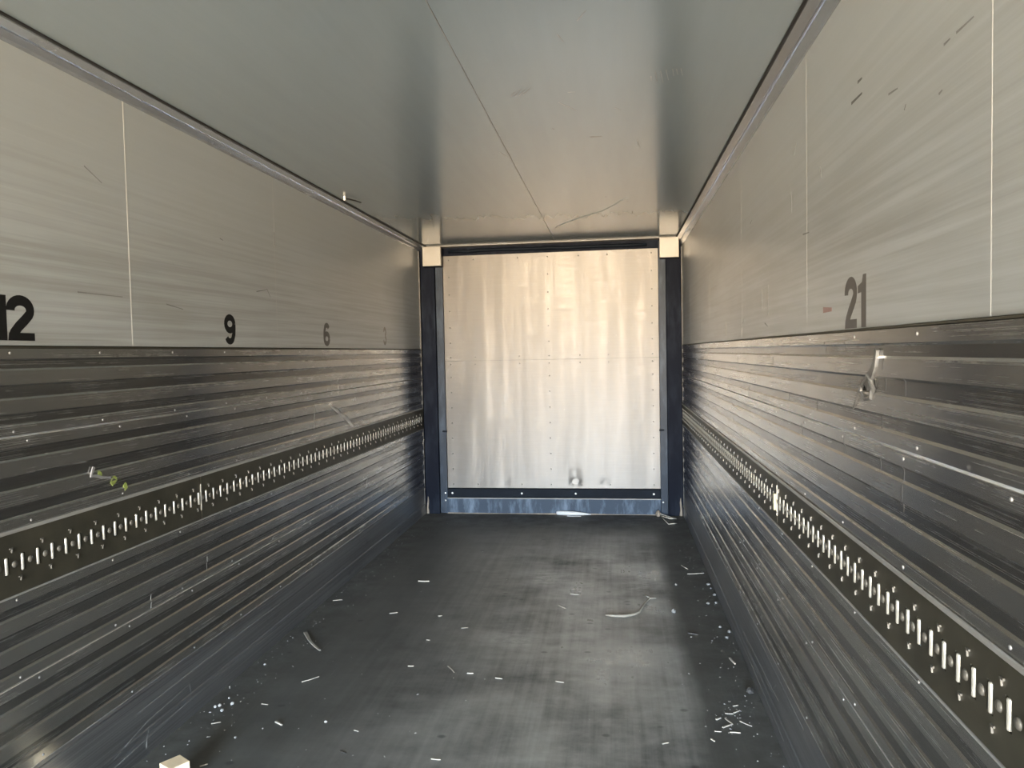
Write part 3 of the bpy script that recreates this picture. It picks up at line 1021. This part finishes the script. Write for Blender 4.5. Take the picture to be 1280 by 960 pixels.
# loop of strapping wire in the right corner
bm = bmesh.new()
tube(bm, [(1.01 - 1.08, 0.08, 0.03), (1.05 - 1.08, 0.06, 0.02), (1.12 - 1.08, 0.02, 0.006), (1.157 - 1.08, -0.02, 0.006), (1.10 - 1.08, -0.05, 0.012), (1.04 - 1.08, 0.0, 0.02), (1.02 - 1.08, 0.05, 0.016),
          (1.05 - 1.08, -0.10, 0.006), (1.073 - 1.08, -0.24, 0.005), (1.11 - 1.08, -0.25, 0.012), (1.146 - 1.08, -0.21, 0.006)], 0.005, 6)
o = link('wire_loop', bm, 'splinter', None, True)
o.location = (1.08, 6.93, 0)
tag(o, 'looped scrap of strapping on the floor in the right far corner', 'strap scrap')
bm = bmesh.new()
bmesh.ops.create_icosphere(bm, subdivisions=2, radius=0.03)
for v in bm.verts:
    v.co.x *= 0.8
    v.co.z = max(0, v.co.z + 0.02) * 1.2
    v.co += Vector((random.uniform(-1, 1), random.uniform(-1, 1), 0)) * 0.004
o = link('foam_lump', bm, 'rust', None, True)
o.location = (1.0, 7.02, 0)
tag(o, 'tan lump of old sealant on the floor at the right post', 'lump')

# tape scraps on the left wall
bm = bmesh.new()
ribbon(bm, [(2.413, 1.180), (2.405, 1.165), (2.398, 1.150), (2.425, 1.146), (2.455, 1.135), (2.50, 1.128)], 0.012, on_wall(-1), 0.005, 0.0085, 0.008)
ts = link('tape_scrap', bm, 'clear')
tag(ts, 'grey torn tape scrap with green shreds above the left track', 'tape')
for y, z, w in ((2.442, 1.146, 0.030), (2.522, 1.112, 0.034), (2.586, 1.080, 0.030)):
    bm = bmesh.new()
    poly = [(y + w * 0.5 * math.cos(a * 0.7) * random.uniform(.5, 1.1), z + w * 0.6 * math.sin(a * 0.7) * random.uniform(.5, 1.1)) for a in range(9)]
    prism(bm, poly, lambda u, v, h: wall_pt(-1, surf(-1, v) + h, u, v), -0.001, 0.0012)
    bmesh.ops.recalc_face_normals(bm, faces=bm.faces)
    link('green_shred', bm, 'green', ts)
# yellow clip in the right track
bm = bmesh.new()
box(bm, (-0.006, -0.008, -0.032), (0.006, 0.008, 0.032))
bevel(bm, 0.003, 2)
o = link('yellow_clip', bm, 'yellow')
o.location = (1.2255, 2.99, 0.957)
tag(o, 'pale yellow plastic clip stuck in the right load track', 'clip')
# broken clip hanging under the ceiling at the left trim
cl = empty('cable_clip', (-1.12, 4.70, H))
bm = bmesh.new()
tube(bm, [(0.0, -0.01, -0.002), (0.012, 0.0, -0.016), (0.03, 0.03, -0.014), (0.05, 0.10, -0.012), (0.06, 0.17, -0.010)], [0.004, 0.006, 0.005, 0.004, 0.003], 6)
link('hook', bm, 'gap', cl, True)
bm = bmesh.new()
box(bm, (0.004, -0.012, -0.028), (0.018, 0.004, 0.0))
bevel(bm, 0.002, 1)
link('clip_base', bm, 'plastic', cl)
tag(cl, 'small broken black and white clip under the ceiling at the left trim', 'clip')

# wood splinters: (x0, y0, x1, y1, thickness, dark, label, group)
A = 'thin pale splinter on the floor left of the middle'
B = 'thin pale splinter on the bare middle of the floor'
Cc = 'pale splinter in the litter heap near the right wall'
Dd = 'small splinter on the dirty floor by the left wall'
SPL = [
    (-0.743, 4.917, -0.666, 4.918, 12, 0, 'short thick white splinter on the far left of the floor', 0),
    (-0.753, 4.282, -0.707, 4.300, 7, 0, A, 'splinters left of the middle'),
    (-1.187, 4.481, -1.133, 4.501, 6, 0, 'long thin splinter lying at the foot of the left wall', 0),
    (-0.432, 3.555, -0.403, 3.555, 7, 0, A, 'splinters left of the middle'),
    (-0.231, 3.570, -0.184, 3.500, 5, 0, 'slanting thin splinter on the middle of the floor', 0),
    (-0.119, 3.499, -0.089, 3.499, 8, 0, B, 'splinters on the middle floor'),
    (0.026, 3.459, 0.062, 3.451, 7, 0, B, 'splinters on the middle floor'),
    (-0.108, 2.732, -0.070, 2.728, 6, 0, 'nearest pale splinter at the bottom middle of the floor', 0),
    (-0.482, 2.913, -0.460, 2.904, 5, 0, A, 'splinters left of the middle'),
    (-0.481, 2.751, -0.451, 2.736, 6, 1, 'dark wet splinter on the near floor left of the middle', 0),
    (-0.447, 4.262, -0.424, 4.268, 7, 0, A, 'splinters left of the middle'),
    (-0.269, 4.083, -0.233, 4.093, 4, 0, B, 'splinters on the middle floor'),
    (-0.425, 3.896, -0.404, 3.890, 6, 0, A, 'splinters left of the middle'),
    (0.317, 3.450, 0.357, 3.440, 6, 0, B, 'splinters on the middle floor'),
    (1.072, 5.423, 1.109, 5.326, 6, 0, 'slanting splinter on the floor near the right wall, farther one', 0),
    (1.093, 5.211, 1.209, 5.238, 7, 0, 'long pale stick lying across to the right wall', 0),
    (0.314, 4.725, 0.366, 4.713, 7, 0, 'pale splinter behind the left end of the bent twig', 0),
    (0.253, 4.507, 0.298, 4.453, 6, 0, 'slanting splinter left of the bent twig', 0),
    (0.993, 4.111, 1.044, 4.089, 12, 1, 'dark crumpled scrap on the floor towards the right wall', 0),
    (1.167, 3.788, 1.182, 3.718, 11, 0, 'bright stubby splinter beside the right wall', 0),
    (1.112, 3.143, 1.153, 3.103, 5, 0, Cc, 'splinters in the litter heap'),
    (1.033, 3.080, 1.077, 3.113, 8, 0, Cc, 'splinters in the litter heap'),
    (1.055, 3.161, 1.075, 3.118, 7, 0, Cc, 'splinters in the litter heap'),
    (0.996, 3.049, 1.023, 3.047, 5, 0, Cc, 'splinters in the litter heap'),
    (1.056, 3.046, 1.098, 3.043, 7, 0, Cc, 'splinters in the litter heap'),
    (0.779, 2.928, 0.805, 2.940, 6, 0, 'small pale splinter on the near floor right of the middle', 0),
    (0.975, 2.984, 0.986, 2.966, 8, 0, 'stubby white splinter in front of the litter heap', 0),
    (-0.894, 3.331, -0.833, 3.396, 6, 0, 'long straight splinter near the left wall', 0),
    (-0.843, 2.948, -0.804, 2.922, 10, 0, 'thick pale splinter on the near left floor', 0),
    (-0.982, 3.100, -0.950, 3.095, 5, 0, Dd, 'splinters by the left wall'),
    (-1.114, 2.906, -1.080, 2.923, 6, 0, Dd, 'splinters by the left wall'),
    (-0.980, 2.590, -0.958, 2.608, 6, 0, 'splinter just behind the wooden block', 0),
    (1.060, 3.205, 1.094, 3.203, 6, 0, Cc, 'splinters in the litter heap'),
    (1.098, 3.212, 1.125, 3.236, 7, 0, Cc, 'splinters in the litter heap'),
    (1.103, 3.274, 1.126, 3.284, 6, 0, Cc, 'splinters in the litter heap'),
    (1.015, 3.145, 1.036, 3.161, 9, 0, Cc, 'splinters in the litter heap'),
]
for x0, y0, x1, y1, th, dk, lab, grp in SPL:
    c = Vector(((x0 + x1) / 2, (y0 + y1) / 2, 0))
    h = th * 0.001
    bm = bmesh.new()
    a, b = Vector((x0, y0, 0)) - c, Vector((x1, y1, 0)) - c
    m = (a + b) / 2 + Vector((random.uniform(-1, 1), random.uniform(-1, 1), 0)) * 0.05 * (b - a).length
    ribbon(bm, [(a.x, a.y), (m.x, m.y), (b.x, b.y)], h * 0.9, lambda u, v, hh: Vector((u, v, hh)), 0.0002, h * 0.55, h * 0.5)
    o = link('wood_splinter', bm, 'splinter_dark' if dk else 'splinter')
    o.location = c
    tag(o, lab, 'splinter', grp or None)


def pebble(name, x, y, r, mat, label, cat, group):
    bm = bmesh.new()
    bmesh.ops.create_icosphere(bm, subdivisions=1, radius=r)
    k = [random.uniform(0.7, 1.2) for _ in range(3)]
    for v in bm.verts:
        v.co = Vector((v.co.x * k[0], v.co.y * k[1], v.co.z * 0.7)) * random.uniform(0.85, 1.12)
    lo = min(v.co.z for v in bm.verts)
    for v in bm.verts:
        v.co.z -= lo
    o = link(name, bm, mat)
    o.location = (x, y, 0)
    tag(o, label, cat, group)


for x, y in [(1.205, 4.971), (1.212, 4.889), (1.218, 4.757), (1.206, 4.606), (1.158, 4.592), (1.19, 4.052), (1.176, 4.206), (1.215, 4.131)]:
    pebble('pebble', x, y, random.uniform(.008, .014), 'stone', 'grey pebble in the row along the foot of the right wall', 'pebble', 'pebbles along the right wall')
pebble('dirt_clod', 1.196, 3.408, 0.022, 'splinter_dark', 'black clod against the right wall above the litter heap', 'clod', None)
pebble('pebble', 0.996, 4.956, 0.012, 'stone', 'single pebble on the floor in front of the long stick', 'pebble', None)
pebble('pebble', 0.938, 4.421, 0.020, 'stone', 'grey twisted lump right of the bent twig', 'pebble', None)
for x, y in [(-1.16, 3.058), (-1.125, 3.014), (-1.157, 3.134), (-1.172, 3.042), (-1.113, 3.081)]:
    pebble('crumb', x, y, random.uniform(.006, .010), 'crumb', 'white crumb in the cluster at the foot of the left wall', 'crumb', 'crumbs by the left wall')
for x, y, l in [(-1.165, 3.502, 'single white crumb by the left wall beyond the cluster'), (-0.949, 2.803, 'white crumb on the near floor behind the wooden block'),
                (-0.627, 2.966, 'white crumb on the near floor left of the middle')]:
    pebble('crumb', x, y, .007, 'crumb', l, 'crumb', None)

# fine grit scattered over the floor, thickest along the walls
bm = bmesh.new()
for i in range(420):
    t = random.random()
    y = 2.45 + 4.5 * random.random() ** 1.6
    if t < 0.35:
        x = -1.22 + abs(random.gauss(0, 0.14))
    elif t < 0.65:
        x = 1.22 - abs(random.gauss(0, 0.10))
    elif t < 0.72:
        x, y = random.gauss(1.08, 0.05), random.gauss(3.15, 0.09)
    else:
        x = random.uniform(-1.1, 1.1)
    r = random.uniform(0.0008, 0.0023)
    a = random.uniform(0, math.pi)
    lx = r * random.choice((1, 1, 1.5, 3))
    vs = []
    for px, py, pz in ((-1, -1, 0), (1, -1, 0), (1, 1, 0), (-1, 1, 0), (0, 0, 1.2)):
        vs.append(bm.verts.new((x + px * lx * math.cos(a) - py * r * math.sin(a), y + px * lx * math.sin(a) + py * r * math.cos(a), 0.0003 + pz * r)))
    bm.faces.new((vs[3], vs[2], vs[1], vs[0]))
    for k in range(4):
        bm.faces.new((vs[k], vs[(k + 1) % 4], vs[4]))
o = link('floor_grit', bm, 'crumb')
tag(o, 'fine pale grit scattered over the dark floor', 'grit', kind='stuff')
